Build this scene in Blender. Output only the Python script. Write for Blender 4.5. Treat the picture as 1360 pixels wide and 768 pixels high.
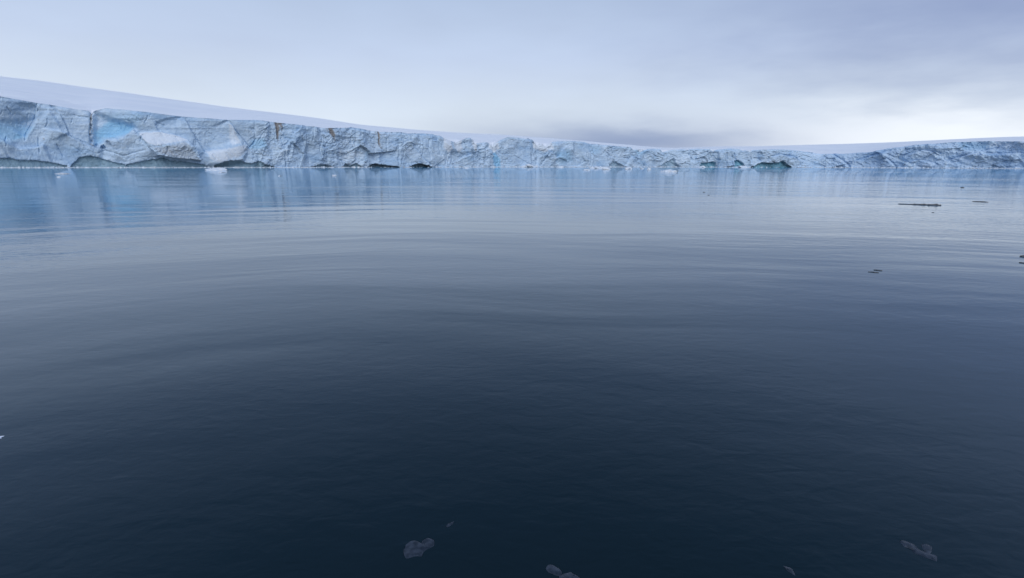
import bpy, bmesh, math, random
import numpy as np
from mathutils import Matrix, Vector

for o in list(bpy.data.objects):
    bpy.data.objects.remove(o)
scene = bpy.context.scene
COL = scene.collection
rng = np.random.default_rng(7)
random.seed(7)

# ------------------------------------------------------------------ camera
FPX, CX, CY, CAM_H = 700.0, 680.0, 384.0, 2.6      # focal length in units of a 1360 wide picture
PITCH, ROLL = math.radians(13.22), math.radians(-0.19)
cam = bpy.data.cameras.new('camera')
cam.sensor_width = 36.0
cam.lens = 36.0 * FPX / 1360.0
cam.clip_start, cam.clip_end = 0.1, 60000
cam_ob = bpy.data.objects.new('camera', cam)
COL.objects.link(cam_ob)
ROT = Matrix.Rotation(math.pi / 2 - PITCH, 3, 'X') @ Matrix.Rotation(-ROLL, 3, 'Z')
cam_ob.rotation_euler = ROT.to_euler()
cam_ob.location = (0, 0, CAM_H)
scene.camera = cam_ob

# ------------------------------------------------------------------ sky, sun, exposure
SUN_EL, SUN_AZ = math.radians(40), math.radians(172)   # azimuth clockwise from +Y (view direction)
world = bpy.data.worlds.new('World')
scene.world = world
world.use_nodes = True
wt = world.node_tree
wt.nodes.clear()
def N(tree, kind, **kw):
    n = tree.nodes.new(kind)
    for k, v in kw.items():
        setattr(n, k, v)
    return n
def L(tree, a, b):
    tree.links.new(a, b)
def math_node(tree, op, a, b=None, c=None, clamp=False):
    n = N(tree, 'ShaderNodeMath', operation=op, use_clamp=clamp)
    for i, v in enumerate((a, b, c)):
        if v is None:
            continue
        if isinstance(v, (int, float)):
            n.inputs[i].default_value = v
        else:
            L(tree, v, n.inputs[i])
    return n.outputs[0]
def ramp(tree, fac, stops, interp='EASE'):
    n = N(tree, 'ShaderNodeValToRGB')
    n.color_ramp.interpolation = interp
    els = n.color_ramp.elements
    while len(els) < len(stops):
        els.new(0.5)
    for e, (p, c) in zip(els, stops):
        e.position = p
        e.color = (*c, 1) if len(c) == 3 else c
    L(tree, fac, n.inputs[0])
    return n.outputs[0]
def mix(tree, fac, a, b, blend='MIX'):
    n = N(tree, 'ShaderNodeMix', data_type='RGBA', blend_type=blend)
    for sock, v in ((n.inputs[0], fac), (n.inputs[6], a), (n.inputs[7], b)):
        if isinstance(v, (int, float)):
            sock.default_value = v
        elif isinstance(v, tuple):
            sock.default_value = (*v, 1)
        else:
            L(tree, v, sock)
    return n.outputs[2]
def s2l(r, g, b):
    f = lambda c: (c / 255 / 12.92) if c <= 10 else ((c / 255 + 0.055) / 1.055) ** 2.4
    return (f(r), f(g), f(b))

out = N(wt, 'ShaderNodeOutputWorld')
bg = N(wt, 'ShaderNodeBackground')
bg.inputs[1].default_value = 0.1
sky = N(wt, 'ShaderNodeTexSky', sky_type='NISHITA', sun_disc=False)
sky.sun_elevation, sky.sun_rotation = SUN_EL, SUN_AZ
sky.altitude, sky.air_density, sky.dust_density = 0, 1.0, 2.0
tc = N(wt, 'ShaderNodeTexCoord')
sep = N(wt, 'ShaderNodeSeparateXYZ')
L(wt, tc.outputs['Generated'], sep.inputs[0])
elev = math_node(wt, 'ARCSINE', sep.outputs[2])
azim = math_node(wt, 'ARCTAN2', sep.outputs[0], sep.outputs[1])
# soft drifting structure of the cloud deck, stretched along the horizon
wm = N(wt, 'ShaderNodeMapping')
wm.inputs['Scale'].default_value = (1.0, 1.0, 3.2)
L(wt, tc.outputs['Generated'], wm.inputs[0])
wn = N(wt, 'ShaderNodeTexNoise')
wn.inputs['Scale'].default_value, wn.inputs['Detail'].default_value, wn.inputs['Roughness'].default_value = 2.6, 4, 0.5
L(wt, wm.outputs[0], wn.inputs['Vector'])
nz = math_node(wt, 'SUBTRACT', wn.outputs[0], 0.5)
wn2 = N(wt, 'ShaderNodeTexNoise')
wn2.inputs['Scale'].default_value, wn2.inputs['Detail'].default_value = 9, 5
wm2 = N(wt, 'ShaderNodeMapping')
wm2.inputs['Scale'].default_value = (1.0, 1.0, 4.0)
L(wt, tc.outputs['Generated'], wm2.inputs[0])
L(wt, wm2.outputs[0], wn2.inputs['Vector'])
nz2 = math_node(wt, 'SUBTRACT', wn2.outputs[0], 0.5)
el_n = math_node(wt, 'ADD', elev, math_node(wt, 'MULTIPLY', nz, 0.05))
deck = ramp(wt, math_node(wt, 'MULTIPLY', el_n, 1 / 1.5708, clamp=True), [
    (0.0, s2l(228, 237, 249)), (0.06, s2l(219, 231, 247)), (0.115, s2l(200, 215, 241)),
    (0.175, s2l(184, 202, 231)), (0.27, s2l(152, 175, 215)), (0.40, s2l(113, 143, 190)), (0.65, s2l(102, 131, 178)), (1.0, s2l(104, 132, 176))], 'LINEAR')
deck = mix(wt, 1.0, deck, ramp(wt, wn.outputs[0], [(0.3, (0.93, 0.93, 0.935)), (0.7, (1.06, 1.06, 1.055))], 'LINEAR'), 'MULTIPLY')
def bank(az, el, wa, we, az_n=0.06, el_n_=0.03):
    a = math_node(wt, 'DIVIDE', math_node(wt, 'SUBTRACT', math_node(wt, 'ADD', azim, math_node(wt, 'MULTIPLY', nz2, az_n * 2)), az), wa)
    e = math_node(wt, 'DIVIDE', math_node(wt, 'SUBTRACT', math_node(wt, 'ADD', elev, math_node(wt, 'MULTIPLY', nz2, el_n_ * 2)), el), we)
    q = math_node(wt, 'ADD', math_node(wt, 'MULTIPLY', a, a), math_node(wt, 'MULTIPLY', e, e))
    return math_node(wt, 'POWER', 2.718, math_node(wt, 'MULTIPLY', q, -1.0))
# a low grey bank and the pale gap beside it
deck = mix(wt, math_node(wt, 'MULTIPLY', bank(0.80, 0.25, 0.46, 0.15, 0.1, 0.06), 0.8), deck, s2l(138, 155, 197))
deck = mix(wt, math_node(wt, 'MULTIPLY', bank(0.58, 0.038, 0.29, 0.042), 1.0), deck, (1.04, 1.09, 1.16))
deck = mix(wt, math_node(wt, 'MULTIPLY', bank(0.20, 0.040, 0.28, 0.036, 0.05, 0.02), 1.0), deck, s2l(150, 167, 202))
deck10 = mix(wt, 1.0, deck, (10.0, 10.0, 10.0), 'MULTIPLY')
for n in wt.nodes:
    if n.type == 'MIX':
        n.clamp_result = False
L(wt, mix(wt, 0.93, sky.outputs[0], deck10), bg.inputs[0])
L(wt, bg.outputs[0], out.inputs[0])

sun = bpy.data.lights.new('sun', 'SUN')
sun.energy, sun.angle, sun.color = 1.5, math.radians(45), (1.0, 0.985, 0.96)
sun_ob = bpy.data.objects.new('sun', sun)
COL.objects.link(sun_ob)
sd = Vector((math.sin(SUN_AZ) * math.cos(SUN_EL), math.cos(SUN_AZ) * math.cos(SUN_EL), math.sin(SUN_EL)))
sun_ob.rotation_euler = sd.to_track_quat('Z', 'Y').to_euler()
sun_ob.location = (0, 0, 50)

scene.render.engine = 'CYCLES'
scene.view_settings.view_transform = 'Standard'
scene.view_settings.look = 'None'
scene.view_settings.exposure = 0.0
scene.view_settings.gamma = 1.0

# ------------------------------------------------------------------ helpers
ROTN = np.array(ROT)
def ray(px, py):
    px, py = np.broadcast_arrays(np.asarray(px, float), np.asarray(py, float))
    d = np.stack([(px - CX) / FPX, (CY - py) / FPX, -np.ones_like(px)], -1)
    return d @ ROTN.T
def project(P):
    q = (np.asarray(P, float) - np.array([0, 0, CAM_H])) @ ROTN
    return CX - FPX * q[..., 0] / q[..., 2], CY + FPX * q[..., 1] / q[..., 2]
def on_water(px, py, z=0.0):
    d = ray(px, py)
    return np.array([0, 0, CAM_H]) + d * ((z - CAM_H) / d[2])
def mesh_object(name, verts, faces, material, parent=None, smooth=False, attrs=None):
    me = bpy.data.meshes.new(name)
    me.from_pydata([tuple(v) for v in verts] if not isinstance(verts, np.ndarray) else verts.tolist(), [],
                   faces if not isinstance(faces, np.ndarray) else faces.tolist())
    me.validate()
    me.materials.append(material)
    if smooth:
        me.polygons.foreach_set('use_smooth', np.ones(len(me.polygons), bool))
    for k, v in (attrs or {}).items():
        a = me.attributes.new(k, 'FLOAT', 'POINT')
        a.data.foreach_set('value', np.ascontiguousarray(v, np.float32))
    me.update()
    ob = bpy.data.objects.new(name, me)
    COL.objects.link(ob)
    ob.parent = parent
    return ob
def tag(o, label=None, category=None, group=None, kind=None):
    for k, v in (('label', label), ('category', category), ('group', group), ('kind', kind)):
        if v:
            o[k] = v
    return o
def smooth(a, b, x):
    t = np.clip((x - a) / (b - a), 0, 1)
    return t * t * (3 - 2 * t)
def vnoise(x, y, seed):
    r = np.random.default_rng(seed)
    T = r.random((256, 256))
    xi, yi = np.floor(x).astype(int), np.floor(y).astype(int)
    fx, fy = x - xi, y - yi
    fx, fy = fx * fx * (3 - 2 * fx), fy * fy * (3 - 2 * fy)
    g = lambda i, j: T[i & 255, j & 255]
    return ((g(xi, yi) * (1 - fx) + g(xi + 1, yi) * fx) * (1 - fy) + (g(xi, yi + 1) * (1 - fx) + g(xi + 1, yi + 1) * fx) * fy) * 2 - 1
def fbm(x, y, seed, octaves=4, gain=0.5):
    s, a, t = 0, 1.0, 0
    for k in range(octaves):
        s = s + a * vnoise(x * 2 ** k + 13.1 * k, y * 2 ** k + 7.7 * k, seed + k)
        t += a
        a *= gain
    return s / t
def facets(x, y, seed, tilt=1.0, step=0.5):
    """broken faces: every cell of a jittered grid is a plane with its own tilt and offset"""
    r = np.random.default_rng(seed)
    J = r.random((256, 256, 2)); S = r.normal(0, tilt, (256, 256, 2)); O = r.normal(0, step, (256, 256))
    xi, yi = np.floor(x).astype(int), np.floor(y).astype(int)
    best = np.full(x.shape, 1e9); val = np.zeros(x.shape); second = np.full(x.shape, 1e9)
    for i in (-1, 0, 1):
        for j in (-1, 0, 1):
            a, b = (xi + i) & 255, (yi + j) & 255
            dx, dy = x - (xi + i + J[a, b, 0]), y - (yi + j + J[a, b, 1])
            d = dx * dx + dy * dy
            m = d < best
            second = np.where(m, best, np.minimum(second, d))
            val = np.where(m, O[a, b] + S[a, b, 0] * dx + S[a, b, 1] * dy, val)
            best = np.where(m, d, best)
    return val, np.sqrt(second) - np.sqrt(best)
def poly_dist(X, Y, pts):
    """distance to a polyline, signed (+ on its left as drawn with y down = below for left-to-right lines), and t along it"""
    best = np.full(X.shape, 1e9); sgn = np.zeros(X.shape); tt = np.zeros(X.shape)
    n = len(pts) - 1
    for k in range(n):
        (ax, ay), (bx, by) = pts[k], pts[k + 1]
        vx, vy = bx - ax, by - ay
        t = np.clip(((X - ax) * vx + (Y - ay) * vy) / (vx * vx + vy * vy), 0, 1)
        dx, dy = X - ax - t * vx, Y - ay - t * vy
        d = np.hypot(dx, dy)
        m = d < best
        sgn = np.where(m, np.sign(vx * (Y - ay) - vy * (X - ax)), sgn)
        tt = np.where(m, (k + t) / n, tt)
        best = np.where(m, d, best)
    return best, sgn, tt
def poly_mask(X, Y, pts, soft=1.0):
    inside = np.zeros(X.shape, bool)
    n = len(pts)
    for k in range(n):
        (ax, ay), (bx, by) = pts[k], pts[(k + 1) % n]
        c = (ay > Y) != (by > Y)
        xs = (bx - ax) * (Y - ay) / ((by - ay) if by != ay else 1e-9) + ax
        inside ^= c & (X < xs)
    d, _, _ = poly_dist(X, Y, list(pts) + [pts[0]])
    return smooth(-soft, soft, np.where(inside, d, -d))

# ------------------------------------------------------------------ materials
def new_mat(name):
    m = bpy.data.materials.new(name)
    m.use_nodes = True
    t = m.node_tree
    return m, t, t.nodes['Principled BSDF']
def noise(t, vec, scale, detail=4, rough=0.5, dist=0.0):
    n = N(t, 'ShaderNodeTexNoise')
    n.inputs['Scale'].default_value, n.inputs['Detail'].default_value = scale, detail
    n.inputs['Roughness'].default_value, n.inputs['Distortion'].default_value = rough, dist
    L(t, vec, n.inputs['Vector'])
    return n.outputs[0]
def mapped(t, vec, scale=(1, 1, 1), rot=(0, 0, 0), loc=(0, 0, 0)):
    n = N(t, 'ShaderNodeMapping')
    n.inputs['Scale'].default_value, n.inputs['Rotation'].default_value, n.inputs['Location'].default_value = scale, rot, loc
    L(t, vec, n.inputs[0])
    return n.outputs[0]

def ice_material():
    m, t, b = new_mat('glacier_ice')
    pos = N(t, 'ShaderNodeNewGeometry').outputs['Position']
    def att(k):
        n = N(t, 'ShaderNodeAttribute', attribute_name=k)
        return n.outputs['Fac']
    n1 = noise(t, mapped(t, pos, (1, 1, 2.2)), 0.03, 5, 0.55)
    n2 = noise(t, mapped(t, pos, (1, 1, 1.5), (0.4, 0.3, 0)), 0.35, 6, 0.62)
    n3 = noise(t, mapped(t, pos, (0.3, 0.3, 2.6)), 0.22, 4, 0.55)
    c = ramp(t, n1, [(0.3, (0.40, 0.56, 0.74)), (0.52, (0.55, 0.68, 0.81)), (0.72, (0.65, 0.765, 0.88))])
    c = mix(t, 0.5, c, ramp(t, n2, [(0.3, (0.60, 0.72, 0.86)), (0.7, (1.12, 1.12, 1.11))]), 'MULTIPLY')
    c = mix(t, 0.35, c, ramp(t, n3, [(0.35, (0.82, 0.87, 0.93)), (0.65, (1.08, 1.07, 1.05))]), 'MULTIPLY')
    def masked(k, lo, hi, amt=1.0):
        v = math_node(t, 'ADD', att(k), math_node(t, 'MULTIPLY', math_node(t, 'SUBTRACT', n2, 0.5), 0.7))
        v = math_node(t, 'MULTIPLY', math_node(t, 'SUBTRACT', v, lo), 1 / (hi - lo), clamp=True)
        v = math_node(t, 'MULTIPLY', v, math_node(t, 'MULTIPLY', att(k), 4.0, clamp=True))
        return math_node(t, 'MULTIPLY', v, amt)
    c = mix(t, masked('blue', 0.1, 1.1, 0.8), c, (0.27, 0.56, 0.80))
    c = mix(t, masked('teal', 0.2, 0.7, 0.95), c, (0.25, 0.38, 0.47))
    c = mix(t, masked('cyan', 0.2, 0.9, 0.8), c, (0.14, 0.38, 0.50))
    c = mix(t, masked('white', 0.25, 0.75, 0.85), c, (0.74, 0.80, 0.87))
    c = mix(t, masked('dirt', 0.3, 0.9, 0.8), c, (0.20, 0.155, 0.12))
    c = mix(t, masked('grime', 0.4, 1.15, 0.42), c, (0.36, 0.32, 0.28))
    L(t, c, b.inputs['Base Color'])
    b.inputs['Roughness'].default_value = 0.55
    b.inputs['Specular IOR Level'].default_value = 0.3
    bp = N(t, 'ShaderNodeBump')
    bp.inputs['Strength'].default_value, bp.inputs['Distance'].default_value = 0.4, 1.0
    L(t, math_node(t, 'ADD', n2, math_node(t, 'MULTIPLY', n3, 0.5)), bp.inputs['Height'])
    L(t, bp.outputs[0], b.inputs['Normal'])
    return m
def snow_material():
    m, t, b = new_mat('wind_packed_snow')
    pos = N(t, 'ShaderNodeNewGeometry').outputs['Position']
    n1 = noise(t, mapped(t, pos, (1, 0.35, 1), (0, 0, 0.5)), 0.012, 5, 0.5)
    n2 = noise(t, mapped(t, pos, (1, 0.2, 1), (0, 0, 0.9)), 0.08, 5, 0.55)
    c = ramp(t, n1, [(0.3, (0.86, 0.895, 0.935)), (0.7, (0.91, 0.935, 0.96))])
    c = mix(t, 0.5, c, ramp(t, n2, [(0.35, (0.89, 0.91, 0.94)), (0.65, (1, 1, 1))]), 'MULTIPLY')
    L(t, c, b.inputs['Base Color'])
    b.inputs['Roughness'].default_value = 0.75
    b.inputs['Specular IOR Level'].default_value = 0.15
    bp = N(t, 'ShaderNodeBump')
    bp.inputs['Strength'].default_value, bp.inputs['Distance'].default_value = 0.5, 1.0
    L(t, n2, bp.inputs['Height'])
    L(t, bp.outputs[0], b.inputs['Normal'])
    return m
def water_material():
    m, t, b = new_mat('sea_water')
    pos = N(t, 'ShaderNodeNewGeometry').outputs['Position']
    b.inputs['Base Color'].default_value = (0.001, 0.007, 0.008, 1)
    b.inputs['Roughness'].default_value = 0.02
    b.inputs['IOR'].default_value = 1.333
    b.inputs['Sheen Weight'].default_value = 0.15        # added sheen: tints light at grazing angles blue, which water itself does not
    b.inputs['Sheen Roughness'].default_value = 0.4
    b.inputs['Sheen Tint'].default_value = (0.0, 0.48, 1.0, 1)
    patch = noise(t, mapped(t, pos, (1, 1.8, 1), (0, 0, 0.25)), 0.012, 3, 0.5, 0.6)
    calm = ramp(t, patch, [(0.40, (0.25,) * 3), (0.60, (1.0,) * 3)], 'EASE')
    # height in metres. Broad swells spread as rings from about where the boat lies; ripples cross them.
    sp = N(t, 'ShaderNodeSeparateXYZ')
    L(t, pos, sp.inputs[0])
    wob = noise(t, pos, 0.035, 2, 0.5)
    yy = math_node(t, 'ADD', sp.outputs[1], 22.0)
    rad = math_node(t, 'SQRT', math_node(t, 'ADD', math_node(t, 'MULTIPLY', sp.outputs[0], sp.outputs[0]), math_node(t, 'MULTIPLY', yy, yy)))
    rad = math_node(t, 'ADD', rad, math_node(t, 'MULTIPLY', wob, 9.0))
    ang = math_node(t, 'ARCTAN2', sp.outputs[0], yy)
    cb = N(t, 'ShaderNodeCombineXYZ')
    L(t, math_node(t, 'MULTIPLY', ang, 30.0), cb.inputs[0])
    L(t, rad, cb.inputs[1])
    ring = cb.outputs[0]
    h = None
    for vec, sc, st, rot, amp, det, mod in ((pos, 0.06, 0.40, 0.10, 0.12, 2, False), (ring, 0.20, 0.30, 0.05, 0.055, 2, False),
                                            (ring, 0.48, 0.28, -0.05, 0.018, 2, False), (pos, 0.8, 0.55, 0.35, 0.010, 3, True),
                                            (pos, 1.6, 0.6, -0.4, 0.011, 3, True), (pos, 5.0, 0.55, 0.2, 0.0085, 3, True),
                                            (pos, 13.0, 0.6, -0.3, 0.0028, 2, True)):
        v = noise(t, mapped(t, vec, (st, 1, 1), (0, 0, rot)), sc, det, 0.45, 0.6)
        v = math_node(t, 'MULTIPLY', v, amp)
        if mod:
            v = math_node(t, 'MULTIPLY', v, calm)
        h = v if h is None else math_node(t, 'ADD', h, v)
    bp = N(t, 'ShaderNodeBump')
    bp.inputs['Strength'].default_value, bp.inputs['Distance'].default_value = 1.0, 1.0
    L(t, h, bp.inputs['Height'])
    L(t, bp.outputs[0], b.inputs['Normal'])
    return m
def floe_material():
    m, t, b = new_mat('floating_ice')
    pos = N(t, 'ShaderNodeNewGeometry').outputs['Position']
    n1 = noise(t, pos, 0.6, 4)
    L(t, ramp(t, n1, [(0.3, (0.62, 0.71, 0.80)), (0.65, (0.82, 0.85, 0.88))]), b.inputs['Base Color'])
    b.inputs['Roughness'].default_value = 0.5
    return m
def clear_ice_material():
    m, t, b = new_mat('clear_wet_ice')
    pos = N(t, 'ShaderNodeNewGeometry').outputs['Position']
    n1 = noise(t, pos, 22, 4)
    L(t, ramp(t, n1, [(0.3, (0.025, 0.04, 0.062)), (0.7, (0.085, 0.11, 0.15))]), b.inputs['Base Color'])
    b.inputs['Roughness'].default_value = 0.45
    b.inputs['IOR'].default_value = 1.31
    b.inputs['Transmission Weight'].default_value = 0.45
    return m
def weed_material():
    m, t, b = new_mat('wet_dark_debris')
    pos = N(t, 'ShaderNodeNewGeometry').outputs['Position']
    n1 = noise(t, pos, 9, 3)
    L(t, ramp(t, n1, [(0.3, (0.04, 0.046, 0.055)), (0.7, (0.13, 0.14, 0.15))]), b.inputs['Base Color'])
    b.inputs['Roughness'].default_value = 0.6
    return m
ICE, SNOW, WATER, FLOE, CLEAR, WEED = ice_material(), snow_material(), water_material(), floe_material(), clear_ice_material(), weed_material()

# ------------------------------------------------------------------ the sea
S = 30000.0
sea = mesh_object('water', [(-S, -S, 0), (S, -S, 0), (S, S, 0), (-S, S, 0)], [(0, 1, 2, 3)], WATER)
tag(sea, 'calm dark blue sea reflecting the ice cliffs', kind='structure')

# ------------------------------------------------------------------ the shore: distance of the ice front by heading
SHORE = [(-420, 215), (-250, 265), (0, 335), (130, 372), (200, 385), (320, 430), (400, 470), (500, 545), (600, 630),
         (700, 740), (800, 860), (880, 985), (940, 1010), (1000, 1020), (1060, 1040), (1100, 1040), (1150, 985),
         (1200, 930), (1280, 860), (1360, 800), (1500, 700), (1780, 560)]
sx = np.array([s[0] for s in SHORE], float); sy = np.array([s[1] for s in SHORE], float)
dd = ray(sx, 220.0)
s_az = np.arctan2(dd[:, 0], dd[:, 1]); s_r = sy / np.cos(s_az)
az_f = np.linspace(s_az[0], s_az[-1], 4000)
r_f = np.interp(az_f, s_az, s_r)
k = np.hanning(161); k /= k.sum()
r_f = np.convolve(np.pad(r_f, 80, mode='edge'), k, 'valid')
bx_, by_ = r_f * np.sin(az_f), r_f * np.cos(az_f)
tx, ty = np.gradient(bx_), np.gradient(by_)
tl = np.hypot(tx, ty); nx_f, ny_f = ty / tl, -tx / tl       # towards the sea
R_of = lambda az: np.interp(az, az_f, r_f)

FACE_TOP = [(-420, 92), (-250, 105), (-100, 119), (0, 128.5), (50, 136.5), (67, 139), (100, 145), (117, 147), (121, 151), (125, 147), (139, 143.5), (165, 146),
            (195, 149), (240, 154.5), (285, 158), (303, 159.5), (340, 160), (365, 163), (400, 167), (430, 170), (450, 170.5),
            (465, 169.5), (490, 173.5), (505, 175.5), (530, 175.5), (543, 177.5), (560, 177), (575, 178), (585, 180), (592, 184), (600, 187),
            (607, 190), (613, 187), (620, 183.5), (625, 183), (630, 186), (632, 191), (637, 190), (645, 189), (652, 190),
            (657, 195), (660, 191), (667, 186), (675, 182), (690, 183), (700, 184.5), (703, 183.5), (712, 186), (716, 193), (722, 191),
            (727, 195), (735, 188.5), (745, 187.5), (765, 187.5), (778, 189), (785, 191), (800, 192.5), (815, 194), (835, 195.2),
            (838, 199), (845, 197.5), (855, 199.5), (860, 198), (870, 197.5), (877, 198), (881, 202.5), (890, 200), (905, 198.5),
            (913, 200), (915, 198.5), (925, 198), (940, 198), (950, 199.5), (960, 198), (970, 197), (980, 198), (985, 200),
            (1000, 199.5), (1020, 199), (1040, 199), (1060, 200.5), (1075, 202), (1090, 204.5), (1110, 204), (1120, 204.5),
            (1140, 203), (1160, 202), (1180, 197.5), (1200, 194.8), (1215, 192.5), (1240, 191), (1260, 189.2), (1285, 188),
            (1310, 187.5), (1360, 187.8), (1500, 188), (1780, 184)]
SKYLINE = [(-420, 44), (-250, 68), (-100, 88), (0, 101.5), (50, 106.5), (100, 114), (150, 121), (200, 128), (240, 133.5), (300, 142), (350, 148), (400, 154), (440, 159.5),
           (460, 163), (475, 165.5), (510, 168.5), (560, 173), (600, 176), (640, 178), (672, 179), (690, 181), (720, 183),
           (760, 186), (800, 189.7), (840, 193), (870, 195.5), (880, 196.3), (900, 196.3), (930, 195.5), (950, 194.7), (1000, 194.5),
           (1040, 193.5), (1060, 192.7), (1100, 192), (1150, 190.3), (1200, 188.5), (1240, 186.5), (1270, 185), (1300, 183.5),
           (1340, 182), (1360, 181.5), (1500, 178), (1780, 170)]
pl = lambda P, x: np.interp(x, [p[0] for p in P], [p[1] for p in P])

# columns: about half a picture element apart
PXC = np.concatenate([np.arange(-400, 0, 2.0), np.arange(0, 1362, 0.55), np.arange(1362, 1760, 2.5)])
NC = len(PXC); NR = 104
az0 = np.arctan2(*ray(PXC, 221.0).T[:2])
ZB = -1.6
yw = np.full(NC, 223.0)
for _ in range(6):
    d = ray(PXC, yw); az = np.arctan2(d[:, 0], d[:, 1]); r = R_of(az)
    el = d[:, 2] / np.hypot(d[:, 0], d[:, 1])
    err = (CAM_H + r * el) - ZB
    yw = yw + err / r * FPX
ytop = pl(FACE_TOP, PXC)
roughw = 0.12 + 0.88 * smooth(322, 350, PXC) * 1.0
ytop = ytop + roughw * 0.55 * fbm(PXC / 5.0, PXC * 0 + 3.3, 31, 3) + 0.3 * fbm(PXC / 22.0, PXC * 0 + 1.3, 33, 2)
ytop = np.maximum(ytop, pl(SKYLINE, PXC) + 1.0)
V = np.linspace(0, 1, NR)
X = np.repeat(PXC[:, None], NR, 1)
Y = yw[:, None] + (ytop - yw)[:, None] * V[None, :]
D3 = ray(X, Y)
AZ = np.arctan2(D3[..., 0], D3[..., 1]); RR = R_of(AZ)
EL = D3[..., 2] / np.hypot(D3[..., 0], D3[..., 1])
MPP = RR / FPX                                  # metres per picture element at that place
VV = np.repeat(V[None, :], NC, 0)
WX = X + 2.5 * fbm(X / 9, Y / 9, 5, 3); WY = Y + 1.6 * fbm(X / 9, Y / 9, 6, 3)   # wobble for drawn features
WX2 = X + 0.8 * fbm(X / 5, Y / 5, 15, 2); WY2 = Y + 0.8 * fbm(X / 5, Y / 5, 16, 2)

Dp = np.zeros_like(X)
attrs = {k: np.zeros_like(X) for k in ('blue', 'teal', 'cyan', 'white', 'dirt', 'grime')}
part_id = np.full(X.shape, -1)
left = 1 - smooth(318, 350, WX)                 # the smooth, sheeted near cliff
mid = smooth(318, 350, WX) * (1 - smooth(1030, 1080, X))
right = smooth(1030, 1080, X)

# large undulation of the whole front, in picture elements
Dp += 7 * fbm(X / 85, Y / 160, 41, 2)
Dp += (1 - VV) ** 2 * 5.0 * left + (1 - VV) * 3.0 * mid + (1 - VV) * 10 * right
Dp += mid * 5.5 * fbm(X / 26, Y / 75, 42, 3) + mid * 2.8 * (1 - 2 * np.abs(fbm(X / 17, Y / 34, 43, 2)))
f1, e1 = facets((X + 0.55 * Y) / 15, (Y - 0.25 * X) / 13, 51, 1.6, 0.7)
f2, e2 = facets((X + 0.5 * Y) / 5.2, (Y - 0.4 * X) / 4.4, 52, 1.4, 0.7)
f3, e3 = facets((X - 0.4 * Y) / 2.3, (Y + 0.3 * X) / 2.0, 53, 1.2, 0.6)
f7, e7 = facets((X + 0.35 * Y + 5 * fbm(X / 14, Y / 14, 62, 2)) / 30, (Y - 0.2 * X) / 34, 61, 1.3, 0.12)
vary = 0.35 + 0.65 * smooth(-0.35, 0.35, fbm(X / 45, Y / 40, 63, 2))
Dp += mid * (1.9 * f7 + vary * (0.5 * f1 + 0.50 * f2 + 0.32 * f3))
f4, e4 = facets((X + 1.1 * Y) / 34, (Y - 0.22 * X) / 17, 54, 1.5, 0.6)
f5, e5 = facets((X + 1.0 * Y) / 10, (Y - 0.35 * X) / 4.5, 55, 1.3, 0.7)
Dp += right * (1.6 * f4 + 0.5 * f5 + 0.25 * f3 + 2.5 * fbm((X + Y) / 22, (Y - 0.35 * X) / 8, 56, 3))
Dp += left * (3.0 * fbm((X - 0.5 * Y) / 34, (Y + 0.3 * X) / 26, 57, 2) + 0.22 * vary * f2 + 0.10 * f3 + 0.2 * f1 * smooth(0.3, 0.7, vary) + 0.8 * fbm(X / 18, Y / 12, 58, 3) + 0.9 * fbm((X - 0.6 * Y) / 4.0, Y / 30, 59, 3) * smooth(0.62, 0.4, VV))
Dp += left * 0.5 * fbm(X / 60, Y / 3.2, 60, 2) * smooth(0.45, 0.7, VV)          # snow strata

def groove(pts, width, depth, wob=True, ease=0.15):
    global Dp
    d, s, t = poly_dist(WX2 if wob else X, WY2 if wob else Y, pts)
    Dp -= depth * np.exp(-(d / width) ** 2) * smooth(0, ease + 1e-6, t) ** 0.5
def step(pts, amp, reach, edge=0.6):
    """ground on the positive (right-hand / lower) side stands proud by amp, dying away over reach"""
    global Dp
    d, s, t = poly_dist(WX2, WY2, pts)
    m = smooth(-edge, edge, d * s) * np.exp(-(d / reach) ** 2) * smooth(0, 0.12, t) * smooth(0, 0.12, 1 - t)
    Dp += amp * m
def patch(key, pts, soft, amt=1.0):
    attrs[key] = np.maximum(attrs[key], amt * poly_mask(WX2, WY2, pts, soft))
def recess(pts, soft, depth):
    global Dp
    Dp -= depth * poly_mask(WX2, WY2, pts, soft)
def bulge(pts, soft, amt):
    recess(pts, soft, -amt)

rc = np.random.default_rng(17)
for _ in range(95):                              # upright fractures of the broken front
    cx_ = rc.uniform(335, 1060)
    y0_, y1_ = np.interp(cx_, PXC, ytop), np.interp(cx_, PXC, yw)
    a_ = rc.uniform(0, 0.55); b_ = a_ + rc.uniform(0.25, 0.6)
    lean = rc.normal(2.0, 5.0) * (y1_ - y0_) / 40
    groove([(cx_, y0_ + (y1_ - y0_) * a_), (cx_ + lean * 0.4 + rc.normal(0, 0.8), y0_ + (y1_ - y0_) * (a_ + b_) / 2), (cx_ + lean, y0_ + (y1_ - y0_) * min(b_, 1))],
           rc.uniform(0.5, 1.0), rc.uniform(0.8, 2.4), True, 0.05)
for _ in range(26):                              # hairline fractures
    cx_, cy_ = rc.uniform(-20, 335), rc.uniform(0.3, 0.95)
    cy_ = np.interp(cx_, PXC, yw) * (1 - cy_) + np.interp(cx_, PXC, ytop) * cy_
    ln, an = rc.uniform(6, 22), rc.choice([1.1, 1.35, 1.75, 0.4]) + rc.normal(0, 0.15)
    groove([(cx_, cy_), (cx_ + ln * math.cos(an) * 0.5 + rc.normal(0, 1), cy_ + ln * math.sin(an) * 0.5), (cx_ + ln * math.cos(an), cy_ + ln * math.sin(an))],
           rc.uniform(0.6, 0.9), rc.uniform(0.8, 1.8))
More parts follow.
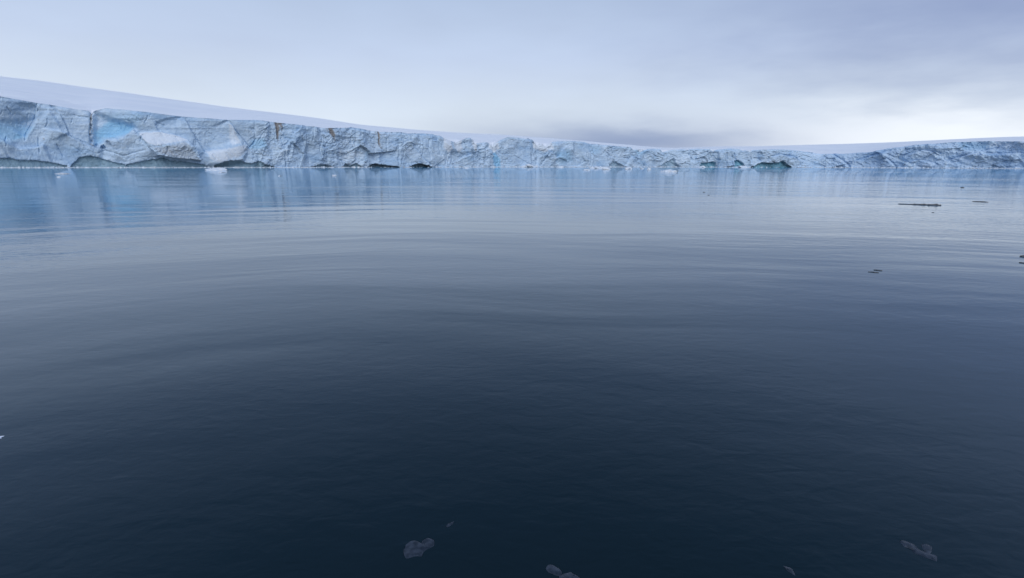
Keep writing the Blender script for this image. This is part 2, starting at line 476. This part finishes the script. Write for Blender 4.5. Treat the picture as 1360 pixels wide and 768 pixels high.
# --- near cliff, from the left edge of the picture
step([(-30, 168), (0, 186), (25, 198), (48, 196), (60, 190)], 5, 26)                 # sheet that slopes out to the water
recess([(-40, 158), (20, 160), (47, 158), (40, 172), (30, 184), (0, 186), (-40, 182)], 5, 3.0)
step([(50, 137), (48, 158), (40, 172), (33, 184)], -5, 24)                           # ridge, face behind it lies back
groove([(52, 141), (47, 160), (36, 178), (33, 186)], 1.2, 2.0)
recess([(68, 140), (76, 146), (86, 160), (92, 178), (84, 176), (74, 160), (66, 148)], 3, 3.5)
step([(66, 140), (80, 152), (88, 168), (92, 180)], 4, 18)
step([(55, 170), (86, 177), (104, 186), (122, 194), (140, 198)], 5, 18)
groove([(86, 177), (104, 186), (122, 194), (138, 198)], 0.9, 2.6)
groove([(121, 147), (119.5, 157), (121, 166), (119, 176), (121, 190)], 1.5, 1.8, True, 0.01)
for gx, gy in ((121, 149), (119.5, 157), (120.5, 166), (120, 178), (121.5, 187), (127, 192)):
    groove([(gx - 0.8, gy), (gx + 0.8, gy + 1)], 1.3, 3.0, True, 0.0)
recess([(134, 194), (138, 193), (140, 197), (137, 199), (133, 197)], 0.8, 7)
recess([(126, 150), (150, 160), (176, 165), (180, 171), (166, 177), (157, 184), (140, 184), (128, 194), (123, 185)], 5, 7)
step([(139, 190), (142, 184), (150, 182), (158, 185), (166, 181), (177, 172), (186, 180), (198, 196), (211, 210)], 7, 20)
groove([(186, 182), (198, 196), (210, 209)], 0.9, 2.2)
groove([(127, 205), (140, 200), (165, 207), (190, 200)], 0.9, 1.2)
# slumped block: pale top that slopes out, dirty broken front
SLUMP = [(184, 177), (212, 175), (236, 181), (246, 185), (258, 200), (264, 214), (240, 212), (222, 210), (206, 207), (196, 194)]
q = poly_mask(WX2, WY2, SLUMP, 1.2)
Dp += q * (4 + 9 * smooth(176, 194, Y + 0.06 * (205 - X)) - 0.3 * smooth(198, 212, Y)) + q * 0.3 * f3 * smooth(190, 198, Y)
q2 = poly_mask(WX2, WY2, [(270, 203), (290, 199), (307, 192), (326, 189), (328, 200), (320, 214), (284, 222), (274, 218)], 3.5)
Dp += q2 * 7.5 * smooth(190, 216, Y)
groove([(205, 165), (213, 161), (224, 157.5), (240, 157)], 1.0, 1.6)
step([(205, 166), (213, 162), (224, 158.5), (240, 158)], -2.5, 14)
groove([(246, 156), (255, 175), (264, 190), (273, 203)], 1.0, 2.4)
step([(246, 156), (255, 175), (264, 190), (273, 203)], 3.0, 14)
step([(272, 203), (290, 199), (307, 192), (322, 189)], 2.5, 16, 5)
step([(303, 158), (308, 172), (312, 192)], -4, 16, 1.2)
groove([(302, 158), (312, 173), (322, 185), (331, 196), (335, 191), (338.5, 185)], 0.95, 3.2, True, 0.01)
step([(302, 158), (312, 173), (322, 185), (331, 196)], 3.5, 16)
groove([(336, 161), (336.5, 172), (337, 184)], 0.8, 1.2)
# fractures further along
groove([(543, 177), (546, 190), (553, 200), (561, 211), (570, 219)], 0.9, 3.0)
step([(543, 177), (546, 190), (553, 200), (561, 211), (570, 219)], 2.2, 10)
groove([(503, 175), (502, 188), (505, 199)], 0.8, 2.2, True, 0.01)
groove([(367, 163), (367, 184)], 0.8, 1.8, True, 0.01)
groove([(436, 170), (441, 184)], 0.9, 2.0, True, 0.01)
groove([(470, 170), (469, 190)], 0.8, 1.4)
groove([(657, 194), (658, 205), (660, 220)], 1.1, 3.0)
groove([(715, 192), (716, 206), (713, 218)], 1.1, 2.6)
groove([(735, 190), (728, 205), (720, 219)], 1.0, 2.0)
groove([(783, 191), (786, 205), (783, 219)], 1.0, 2.0)
groove([(951, 206), (953, 213), (951, 222)], 0.9, 1.8)
step([(951, 200), (953, 213), (951, 222)], -3.0, 8)
step([(972, 198), (971, 210), (972, 222)], 4.0, 10)
for pts, w_, dp_ in (([(1015, 209), (1032, 205), (1050, 208), (1062, 217)], 1.0, 2.2), ([(1085, 212), (1103, 204), (1120, 213), (1135, 221)], 1.1, 2.4),
                     ([(1122, 220), (1140, 213), (1165, 205), (1185, 200)], 1.2, 2.2), ([(1168, 203), (1185, 211), (1196, 221)], 1.0, 2.0),
                     ([(1198, 209), (1225, 199), (1250, 203)], 1.0, 1.8), ([(1240, 221), (1262, 212), (1290, 204), (1322, 196)], 1.2, 2.4),
                     ([(1300, 203), (1330, 204), (1358, 203)], 1.2, 2.4), ([(1205, 216), (1225, 212), (1248, 218)], 1.0, 1.6)):
    groove(pts, w_, dp_)
    step(pts, 2.6, 9)
bulge([(1262, 190), (1345, 189), (1360, 200), (1340, 204), (1300, 200), (1270, 202)], 4, -4)
for pts in ([(592, 190), (606, 196), (620, 192), (634, 200), (612, 206), (598, 200)], [(640, 195), (654, 201), (650, 214), (638, 208)],
            [(730, 192), (748, 190), (760, 198), (752, 214), (736, 212)]):
    bulge(pts, 4, 3.0)

# --- arched undercuts and caves at the waterline (the notch is worn in below the line)
def undercut(line, depth, key, amt=1.0, pid=None, soft=0.7):
    global Dp
    xs = np.array([p[0] for p in line], float); ys = np.array([p[1] for p in line], float)
    yl = np.interp(WX2, xs, ys, left=400, right=400)
    m = smooth(-soft, soft, Y + 0.9 * (WY2 - Y) + 0.7 * fbm(X / 2.5, Y / 2.5, 91, 2) - yl)
    Dp -= depth * m
    attrs[key] = np.maximum(attrs[key], amt * m)
    if pid is not None:
        part_id[m > 0.5] = pid
PARTS = {}
def reg(name, label):
    PARTS[len(PARTS)] = (name, label)
    return len(PARTS) - 1
pid_slump = reg('slumped_block', 'pale slumped block with a brown speckled front')
part_id[q > 0.5] = pid_slump
for line, dep, lab in (
        ([(-60, 214), (-20, 211), (12, 210), (22, 213), (46, 213), (66, 216), (88, 220), (92, 226)], 3.2, 'teal undercut at the far left of the waterline'),
        ([(93, 222), (99, 215), (106, 209), (118, 207), (128, 209), (142, 213), (166, 219), (170, 226)], 3.2, 'teal arched undercut below the brown gash'),
        ([(168, 219), (190, 214), (208, 211), (216, 209.5), (226, 213), (246, 215), (272, 219), (276, 226)], 3.2, 'teal undercut below the slumped block'),
        ([(282, 220), (290, 217), (302, 214), (316, 213), (324, 216), (332, 218), (341, 214), (350, 219), (362, 221), (365, 226)], 4.5, 'dark teal undercut below the pale ice slope')):
    undercut(line, dep, 'teal', 1.0, reg('undercut', lab))
for line, dep, lab in (
        ([(412, 222.5), (420, 219), (432, 218.5), (441, 222.5)], 5, 'low teal hollow at the waterline'),
        ([(452, 222.5), (459, 218), (466, 219.5), (472, 217.5), (481, 222.5)], 5, 'low blue hollow at the waterline')):
    undercut(line, dep, 'teal', 0.7, reg('hollow', lab))
for line, dep, lab in (
        ([(488, 222.5), (492, 219), (497, 218), (506, 219.3), (514, 220.3), (525, 222.5)], 11, 'black low sea cave, leftmost of two'),
        ([(540, 222.5), (545, 219.3), (551, 217.8), (559, 218.3), (566, 220.5), (572, 222.5)], 11, 'black low sea cave, rightmost of two')):
    undercut(line, dep, 'teal', 0.9, reg('sea_cave', lab))
for line, dep, lab in (
        ([(803, 222.5), (809, 217), (814, 211), (817, 216), (826, 222.5)], 3.5, 'dark pointed crevice at the waterline'),
        ([(874, 222.5), (884, 217), (896, 210), (898, 217), (904, 222.5)], 3.5, 'dark slanting hollow beside the pale slab')):
    undercut(line, dep, 'teal', 0.5, reg('crevice', lab))
for line, dep, lab in (
        ([(926, 223), (930, 217), (938, 216.5), (946, 214.5), (950, 216), (951.5, 223)], 4.5, 'deep teal hollow left of the smooth pale pillar'),
        ([(971.5, 223), (972, 214), (978, 213), (984, 217), (988, 223)], 5, 'deep teal hollow right of the smooth pale pillar'),
        ([(992, 223), (1002, 218.5), (1008, 216.5), (1019, 217.2), (1030, 215.6), (1036, 213), (1040, 217), (1046, 223)], 5.5, 'long bright teal grotto at the waterline')):
    undercut(line, dep, 'cyan', 1.0, reg('grotto', lab))

# --- colour of the ice: blue fresh ice, snow-filled tops, dirt bands, one painted lit ridge
patch('blue', [(-40, 160), (30, 164), (46, 170), (36, 184), (10, 190), (-40, 186)], 8, 0.75)
patch('blue', [(142, 160), (162, 163), (178, 168), (168, 178), (150, 183), (128, 184), (124, 176)], 5, 1.25)
patch('blue', [(124, 178), (138, 176), (136, 190), (126, 193)], 4, 0.8)
patch('blue', [(128, 150), (190, 150), (186, 170), (140, 168)], 8, 0.42)
patch('blue', [(20, 176), (32, 178), (30, 185), (14, 186)], 3, 1.0)
patch('blue', [(332, 186), (348, 184), (352, 196), (340, 199), (330, 197)], 4, 0.75)
patch('blue', [(655, 208), (660, 203), (665, 212), (665, 223), (656, 223)], 2.0, 1.6)
patch('blue', [(735, 202), (756, 198), (760, 214), (744, 219)], 6, 0.6)
patch('blue', [(784, 192), (800, 193), (796, 206), (786, 205)], 4, 0.4)
patch('blue', [(838, 198), (856, 195), (856, 204), (842, 208)], 3, 0.5)
patch('blue', [(1268, 188), (1318, 188), (1304, 199), (1278, 200)], 5, 0.6)
patch('blue', [(448, 198), (490, 200), (484, 214), (452, 212)], 6, 0.45)
patch('white', [(184, 176), (212, 175), (238, 181), (246, 187), (225, 190), (204, 194), (194, 190)], 2, 0.9)
patch('white', [(272, 200), (300, 197), (322, 192), (328, 198), (316, 208), (286, 217), (276, 212)], 3, 0.75)
patch('white', [(303, 160), (309, 170), (318, 190), (306, 194), (304, 176)], 2, 0.7)  # lit strip along the ridge, its light painted into the colour
patch('white', [(444, 196), (486, 200), (482, 212), (455, 214), (446, 206)], 5, 0.55)
for a, b_ in ((590, 600), (604, 614), (628, 634), (652, 664), (712, 734), (838, 858), (940, 950), (985, 998)):
    patch('white', [(a, 178), (b_, 178), (b_ + 1, 198), ((a + b_) / 2, 203), (a - 1, 197)], 2, 0.8)
patch('white', [(1280, 186), (1360, 186), (1400, 196), (1330, 200)], 5, 0.45)
patch('grime', [(200, 196), (222, 193), (242, 187), (252, 200), (262, 214), (236, 211), (210, 206)], 3, 1.0)
patch('dirt', [(206, 199), (222, 197), (230, 206), (214, 207)], 4, 0.45)
patch('grime', [(136, 186), (160, 187), (178, 177), (184, 186), (166, 200), (140, 197)], 4, 0.6)
def streak(pts, w, amt):
    d, s, t = poly_dist(WX2, WY2, pts)
    attrs['dirt'] = np.maximum(attrs['dirt'], amt * np.exp(-(d / w) ** 2) * (1 - 0.6 * t))
streak([(121, 147), (120, 165), (119.5, 180), (121, 192)], 1.8, 0.9)
streak([(121, 192), (128, 196), (138, 198)], 2.2, 0.7)
streak([(367, 163), (367, 186)], 2.6, 1.8)
streak([(371, 164), (373, 174)], 2.0, 1.2)
streak([(436, 170), (441, 186)], 2.4, 1.8)
streak([(432, 171), (434, 177)], 1.4, 0.7)
streak([(503, 175), (502, 188), (505, 198)], 1.6, 1.4)
streak([(499, 176), (499, 186)], 1.2, 0.6)
streak([(568, 178), (567, 186)], 1.2, 0.5)
streak([(469, 182), (468, 200)], 2.4, 0.45)
streak([(58, 184), (62, 192)], 1.6, 0.6)

# top edge leans back a little so that snow can lie on it
Dp -= smooth(0.93, 1.0, VV) * 1.2
ax_ = np.interp(AZ, az_f, nx_f); ay_ = np.interp(AZ, az_f, ny_f)
DM = Dp * MPP * 0.85
PT = np.stack([RR * np.sin(AZ) + ax_ * DM, RR * np.cos(AZ) + ay_ * DM, CAM_H + RR * EL], -1)

# --- cut the front into its pieces: stretches between clear fractures, block, undercuts, caves
cut = lambda y, pts: np.interp(y, [p[1] for p in pts], [p[0] for p in pts])
fid = part_id[:-1, :-1].copy()
xc, yc = X[:-1, :-1], Y[:-1, :-1]
BREAKS = [([(120.5, 140), (120, 190), (98, 225)], 'sheeted grey blue ice left of the brown gash'),
          ([(246, 150), (255, 175), (273, 203), (280, 225)], 'ice with a bright blue recess beside the brown gash'),
          ([(302, 150), (312, 173), (331, 196), (331, 225)], 'smooth grey panel above a pale slope'),
          ([(543, 170), (546, 190), (553, 200), (570, 219), (571, 226)], 'chipped ice face with brown streaks at its top'),
          ([(657, 190), (660, 225)], 'broken ice face with a snowy scalloped rim'),
          ([(783, 190), (784, 225)], 'blue chipped ice face under a thin snow rim'),
          ([(878, 190), (876, 225)], 'far chipped ice face with a pointed crevice'),
          ([(971, 190), (972, 225)], 'low far ice face with a smooth pale pillar'),
          ([(1118, 190), (1118, 226)], 'low dark rounded ice face above the teal grotto'),
          (None, 'hummocky grey blue ice face rising to the right')]
sect = np.zeros(fid.shape, int)
for pts, _ in BREAKS[:-1]:
    sect += (xc > cut(yc, pts)).astype(int)
def cliff(label, category, at):
    e = bpy.data.objects.new('ice_cliff', None)
    e.location = at
    COL.objects.link(e)
    return tag(e, label, category)
def base_at(px):
    i = int(np.argmin(np.abs(PXC - px)))
    return Vector((float(PT[i, 0, 0]), float(PT[i, 0, 1]), 0))
CLIFF_A = cliff('long pale blue ice cliff with brown streaks running from the left edge to the middle', 'ice cliff', base_at(400))
CLIFF_B = cliff('low distant ice cliff with teal grottos closing the bay on the right', 'ice cliff', base_at(1120))
idx = np.arange(NC * NR).reshape(NC, NR)
quads = np.stack([idx[:-1, :-1], idx[1:, :-1], idx[1:, 1:], idx[:-1, 1:]], -1).reshape(-1, 4)
flatP = PT.reshape(-1, 3)
flatA = {k: v.reshape(-1) for k, v in attrs.items()}
def emit_part(name, mask, owner, label=None):
    qd = quads[mask.reshape(-1)]
    if len(qd) == 0:
        return
    u, inv = np.unique(qd, return_inverse=True)
    org = np.array(owner.location)
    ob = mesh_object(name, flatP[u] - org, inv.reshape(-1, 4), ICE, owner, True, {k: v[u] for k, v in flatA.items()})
    if label:
        ob['label'] = label
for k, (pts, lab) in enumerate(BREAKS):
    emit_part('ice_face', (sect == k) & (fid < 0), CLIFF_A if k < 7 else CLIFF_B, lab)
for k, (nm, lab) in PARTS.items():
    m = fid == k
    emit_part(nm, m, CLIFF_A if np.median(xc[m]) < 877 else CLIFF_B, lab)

# ------------------------------------------------------------------ the ice cap behind the front
NS = 96
s = np.linspace(0, 1, NS) ** 1.6
top = PT[:, -1, :]
t_az = np.arctan2(top[:, 0], top[:, 1]); t_r = np.hypot(top[:, 0], top[:, 1])
px_t, py_t = project(top)
px_t = np.convolve(np.pad(px_t, 60, mode='reflect', reflect_type='odd'), np.hanning(121) / np.hanning(121).sum(), 'valid')
_, sky_y = None, pl(SKYLINE, px_t)
dsk = ray(px_t, sky_y)
t_sky = dsk[:, 2] / np.hypot(dsk[:, 0], dsk[:, 1]); az_sky = np.arctan2(dsk[:, 0], dsk[:, 1])
t_top = (top[:, 2] - CAM_H) / t_r
kk = np.hanning(121); kk /= kk.sum()
sm = lambda a: np.convolve(np.pad(a, 60, mode='reflect', reflect_type='odd'), kk, 'valid')
bl = smooth(0.0, 0.02, s)[None, :]                 # the broken edge is drifted over within a few metres
depth = np.interp(PXC, [-400, 0, 300, 470, 900, 1100, 1760], [900, 900, 1000, 800, 900, 1300, 1500])
Rg = t_r[:, None] * (1 - bl) + sm(t_r)[:, None] * bl + depth[:, None] * s[None, :]
az_b = t_az[:, None] * (1 - bl) + sm(t_az)[:, None] * bl
Ag = az_b + (sm(az_sky)[:, None] - az_b) * s[None, :]
prof = (1 - (1 - s) ** 1.7)
tb = t_top[:, None] * (1 - bl) + sm(t_top)[:, None] * bl
Tg = tb + (sm(t_sky)[:, None] - tb) * prof[None, :]
Zg = CAM_H + Rg * Tg
Gx, Gy = Rg * np.sin(Ag), Rg * np.cos(Ag)
fade = smooth(0.0, 0.05, s) * (1 - 0.6 * smooth(0.7, 1, s))
Zg += fade[None, :] * (1.6 * fbm(Gx / 90, Gy / 200, 71, 3) + 0.5 * fbm(Gx / 25, Gy / 60, 72, 3))
# thin crevasse lines in the near slope
for a0, a1, s0 in ((-0.80, -0.715, 0.085), (-0.71, -0.66, 0.20), (-0.73, -0.69, 0.26), (-0.69, -0.655, 0.155)):
    w = smooth(a0, a0 + 0.02, Ag) * (1 - smooth(a1 - 0.02, a1, Ag))
    Zg -= w * 3.2 * np.exp(-((s[None, :] - s0 - 0.25 * (Ag - a0)) / 0.010) ** 2)
# beyond the skyline the dome levels out
ext_r = Rg[:, -1:] + np.array([[400, 1200, 3000]])
ext_z = Zg[:, -1:] + np.array([[6, -10, -80]])
Gx = np.hstack([Gx, ext_r * np.sin(Ag[:, -1:])]); Gy = np.hstack([Gy, ext_r * np.cos(Ag[:, -1:])]); Zg = np.hstack([Zg, ext_z])
ns = Gx.shape[1]
cap_i = np.arange(NC * ns).reshape(NC, ns)
cq = np.stack([cap_i[:-1, :-1], cap_i[1:, :-1], cap_i[1:, 1:], cap_i[:-1, 1:]], -1).reshape(-1, 4)
cap = mesh_object('ice_cap', np.stack([Gx, Gy, Zg], -1).reshape(-1, 3), cq, SNOW, None, True)
tag(cap, 'smooth snow covered ice cap sloping down to the cliff edge', kind='structure')

# ------------------------------------------------------------------ floating ice
def chunk(w, h, dpt, seed, sub=3, rough=0.35):
    """an angular lump of ice, base under water: width, height above water, depth"""
    bm = bmesh.new()
    bmesh.ops.create_icosphere(bm, subdivisions=sub, radius=1)
    r = np.random.default_rng(seed)
    planes = [(Vector(r.normal(0, 1, 3)).normalized(), r.uniform(0.55, 0.95)) for _ in range(14)]
    off = r.random(2) * 50
    for v in bm.verts:
        p = v.co.copy()
        for nrm, dist in planes:
            e = p.dot(nrm) - dist
            if e > 0:
                p -= nrm * e
        f = 1 + rough * float(vnoise(np.array([p.x * 1.7 + off[0] + p.z]), np.array([p.y * 1.7 + off[1] - p.z]), seed)[0])
        p *= f
        z = p.z * h if p.z > 0 else p.z * h * 0.6
        v.co = (p.x * w / 2, p.y * dpt / 2, z)
    vs = [tuple(v.co) for v in bm.verts]; fs = [[v.index for v in f.verts] for f in bm.faces]
    bm.free()
    return vs, fs
def floe(px, py, wpx, hpx, label, seed, group='ice pieces floating below the cliffs', name='ice_floe', lumps=1):
    P = on_water(px, py)
    # keep it on the water in front of the ice front
    az = math.atan2(P[0], P[1]); r = math.hypot(P[0], P[1])
    rmax = float(R_of(az)) - 14
    if r > rmax:
        P *= rmax / r; r = rmax
    m = r / FPX
    vs, fs = chunk(wpx * m, hpx * m, wpx * m * 0.8, seed)
    rr = random.Random(seed)
    for _ in range(lumps - 1):
        a, b = chunk(wpx * m * rr.uniform(0.25, 0.5), hpx * m * rr.uniform(0.4, 0.9), wpx * m * 0.4, seed + 77)
        ox, oy = rr.uniform(-0.45, 0.45) * wpx * m, rr.uniform(-0.3, 0.3) * wpx * m
        n0 = len(vs)
        vs += [(x + ox, y + oy, z) for x, y, z in a]; fs += [[i + n0 for i in f] for f in b]
    ob = mesh_object(name, vs, fs, FLOE)
    ob.location = (P[0], P[1], 0)
    ob.rotation_euler.z = -az
    return tag(ob, label, 'ice', group)
FLOES = [
    (82, 231.0, 19, 1.3, 'small flat white ice piece floating off the cliff at far left', 1),
    (78, 235.5, 4, 1.0, 'tiny white ice crumb just below the far left floating piece', 1),
    (290, 226.5, 24, 3.0, 'low white ice piece floating below the pale ice slope', 3),
    (294, 229.5, 10, 1.3, 'small grey ice lump touching the near side of the pale-slope floe', 1),
    (444, 233.5, 6, 1.6, 'tiny white ice bit floating below the second brown streak', 1),
    (371, 234.0, 4, 1.0, 'tiny white ice bit floating below the first brown streak', 1),
    (620, 223.8, 10, 1.3, 'flat white ice piece right of the sea caves', 1),
    (656, 222.6, 5, 2.2, 'small white ice lump under the vivid blue cleft', 1),
    (704, 222.0, 24, 4.0, 'largest rounded white ice piece against the middle of the cliff', 3),
    (744, 222.6, 10, 2.0, 'low white ice piece right of the rounded middle one', 1),
    (779, 226.5, 9, 1.6, 'flat white ice piece lying in front of the middle brash', 1),
    (793, 224.0, 20, 2.6, 'wide lumpy white ice piece left of the pointed crevice', 3),
    (804, 225.3, 10, 3.2, 'upright white ice lump by the pointed crevice', 2),
    (835, 225.0, 9, 3.4, 'squarish white ice lump right of the pointed crevice', 2),
    (852, 224.5, 7, 2.4, 'small ice lump between the square lump and the slanting hollow', 1),
    (862, 225.5, 6, 2.4, 'small ice lump just left of the slanting hollow', 1),
    (890, 228.5, 20, 4.8, 'wide pale ice piece in front of the slanting hollow', 3),
    (932, 222.6, 13, 2.2, 'white ice heap at the mouth of the left teal hollow', 2),
    (985, 222.8, 18, 2.4, 'white ice heap at the mouth of the right teal hollow', 3),
]
for k, (px, py, w, h, lab, lumps) in enumerate(FLOES):
    floe(px, py, w, h, lab, 100 + k, lumps=lumps)

# brash: the thin line of crushed ice along the foot of the cliffs, beyond counting
bv, bf = [], []
protos = [chunk(1, 1, 1, 500 + i, sub=1) for i in range(6)]
rb = random.Random(5)
px_b = -60.0
while px_b < 1400:
    i = int(np.clip(np.searchsorted(PXC, px_b), 1, NC - 2))
    j = 3
    p = PT[i, j]
    m = float(MPP[i, j])
    dens = 0.5 + 0.5 * float(fbm(np.array([px_b / 14]), np.array([0.5]), 81, 3)[0])
    amt = 1 if px_b < 480 else (0.45 if px_b < 600 else (0.85 if px_b < 960 else 0.55))
    if 486 < px_b < 530 or 538 < px_b < 575 or 990 < px_b < 1048:
        amt = 0.12
    for _ in range(3):
        if rb.random() < dens * amt * 1.5:
            w = rb.uniform(0.6, 2.8) * m * rb.choice((1, 1, 1, 1.7)); h = rb.uniform(0.35, 1.0) * m * rb.choice((0.6, 1, 1, 1, 1.5))
            o_ = rb.uniform(1.0, 9.0) * m
            c = (p[0] + ax_[i, j] * o_ + rb.uniform(-.5, .5) * m, p[1] + ay_[i, j] * o_, 0.0)
            vs, fs = protos[rb.randrange(6)]
            ca, sa = math.cos(rb.uniform(0, 6.28)), math.sin(rb.uniform(0, 6.28))
            n0 = len(bv)
            bv += [(c[0] + w * (x * ca - y * sa), c[1] + w * (x * sa + y * ca), h * z) for x, y, z in vs]
            bf += [[q_ + n0 for q_ in f] for f in fs]
    px_b += 0.8
tag(mesh_object('brash_ice', bv, bf, FLOE), 'thin white line of crushed ice along the foot of the cliffs', 'ice', None, 'stuff')

# ------------------------------------------------------------------ dark floating debris on the right
def debris(px, py, pieces, label, group='dark scraps floating on the right'):
    """pieces: (dx, dy, length, thickness in picture elements, tilt, lift) of flat ragged blades"""
    P = on_water(px, py)
    r = math.hypot(P[0], P[1]); az = math.atan2(P[0], P[1]); m = r / FPX
    fore = r / CAM_H                              # a step of 1 px up the picture is this many px along the water
    vs, fs = [], []
    rr = random.Random(int(px * 7 + py))
    for dx, dy, ln, th, tilt, lift in pieces:
        n = 14
        base = len(vs)
        for i in range(n + 1):
            t = i / n
            x = (dx + (t - 0.5) * ln) * m
            y = (dy * fore + tilt * (t - 0.5) * ln + 0.25 * ln * 0.1 * math.sin(5 * t + dx)) * m
            w = th * m * (0.35 + 0.65 * math.sin(math.pi * min(1, max(0, t * 0.94 + 0.03)))) * rr.uniform(0.6, 1.25)
            z0 = -0.03
            z1 = (lift * m) * rr.uniform(0.55, 1.1) * (0.5 + 0.5 * math.sin(math.pi * t)) + 0.012
            vs += [(x, y - w * 2.0, z0), (x, y - w * 1.0, z1), (x, y + w * 1.0, z1 * 0.9), (x, y + w * 2.0, z0)]
        for i in range(n):
            a, b = base + 4 * i, base + 4 * (i + 1)
            for e in range(3):
                fs.append([a + e, b + e, b + e + 1, a + e + 1])
        fs.append([base, base + 1, base + 2, base + 3]); fs.append([base + 4 * n + 3, base + 4 * n + 2, base + 4 * n + 1, base + 4 * n])
    ob = mesh_object('floating_scrap', vs, fs, WEED)
    ob.location = (P[0], P[1], 0)
    ob.rotation_euler.z = -az
    return tag(ob, label, 'debris', group, 'thing')
debris(1221, 272.2, [(-3, 0.1, 30, 0.5, 0.0, 0.6), (6, 0.0, 24, 0.8, 0.1, 1.2), (14, 0.1, 8, 0.9, -0.1, 1.6), (2, -0.1, 5, 0.8, 0.2, 1.4), (-4, 0, 4, 0.7, 0.1, 1.1), (8, -0.2, 3, 0.7, 0.3, 1.2), (-12, 0, 10, 0.5, -0.1, 0.6)],
       'longest dark ragged strip floating on the right')
debris(1302, 268.3, [(0, 0, 12, 0.5, 0.0, 0.6)], 'thin short dark sliver floating right of the long strip')
debris(1278, 249.4, [(0, 0, 3.0, 0.3, 0.0, 0.9)], 'tiny dark speck floating near the cliff at right')
debris(1166, 359.4, [(0, 0, 8, 0.6, 0.0, 0.4)], 'short dark scrap above another scrap, mid right')
debris(1160, 361.9, [(0, 0, 10, 0.45, 0.1, 0.25)], 'faint dark scrap just below its darker neighbour, mid right')
debris(1359, 341.0, [(0, 0, 5, 0.9, 0.6, 1.6)], 'dark upright scrap cut by the right edge')
debris(1358, 349.5, [(0, 0, 5, 0.6, 0.0, 0.5)], 'flat dark scrap below the upright one at the right edge')
debris(935, 255.5, [(0, 0, 3, 0.25, 0.0, 0.4)], 'tiny dark speck floating in front of the teal hollows')
debris(941, 259.5, [(0, 0, 2.5, 0.22, 0.0, 0.35)], 'fainter tiny speck just below the speck before the teal hollows')
debris(1239, 282.5, [(0, 0, 2, 0.25, 0.0, 0.25)], 'tiny dark speck below the end of the long strip')

# ------------------------------------------------------------------ clear wet ice bits close to the camera, awash
def bit(px, py, parts, label):
    P = on_water(px, py)
    m = float(np.linalg.norm(P - np.array([0, 0, CAM_H]))) / FPX
    az = math.atan2(P[0], P[1])
    vs, fs = [], []
    for k, (dx, dy, w, d, h, rot) in enumerate(parts):
        a, b = chunk(w * m, h * m, d * m, int(px) * 3 + k, sub=3, rough=0.18)
        ca, sa = math.cos(rot), math.sin(rot)
        n0 = len(vs)
        vs += [(x * ca - y * sa + dx * m, x * sa + y * ca + dy * m, z - 0.45 * h * m) for x, y, z in a]
        fs += [[i + n0 for i in f] for f in b]
    ob = mesh_object('ice_fragment', vs, fs, CLEAR)
    ob.location = (P[0], P[1], 0)
    ob.rotation_euler.z = -az
    return tag(ob, label, 'ice', 'clear ice bits awash in the foreground')
bit(554, 730, [(0, 0, 42, 36, 3, 0.1), (14, 8, 24, 20, 2.5, 0.5)], 'broad dim ice fragment awash at lower centre left')
bit(598, 696, [(0, 0, 18, 8, 1.5, 0.7)], 'small dim sliver of ice above the broad awash fragment')
bit(753, 766, [(0, 0, 34, 22, 5, -0.2), (-15, 8, 22, 16, 3, -0.4)], 'dim ice fragment cut by the bottom edge')
bit(1048, 756, [(0, 0, 23, 17, 3, -0.6)], 'small bright oblong ice fragment near the bottom edge')
bit(1226, 733, [(3, -4, 30, 24, 3, 0.25), (-11, 2, 20, 20, 4, 0.4), (2, 9, 13, 26, 3.5, 0.1)], 'three lobed dim ice fragment at lower right')
bit(0, 581, [(0, 0, 8, 7, 1.2, 0.3)], 'tiny pale ice fragment at the left edge').data.materials[0] = FLOE
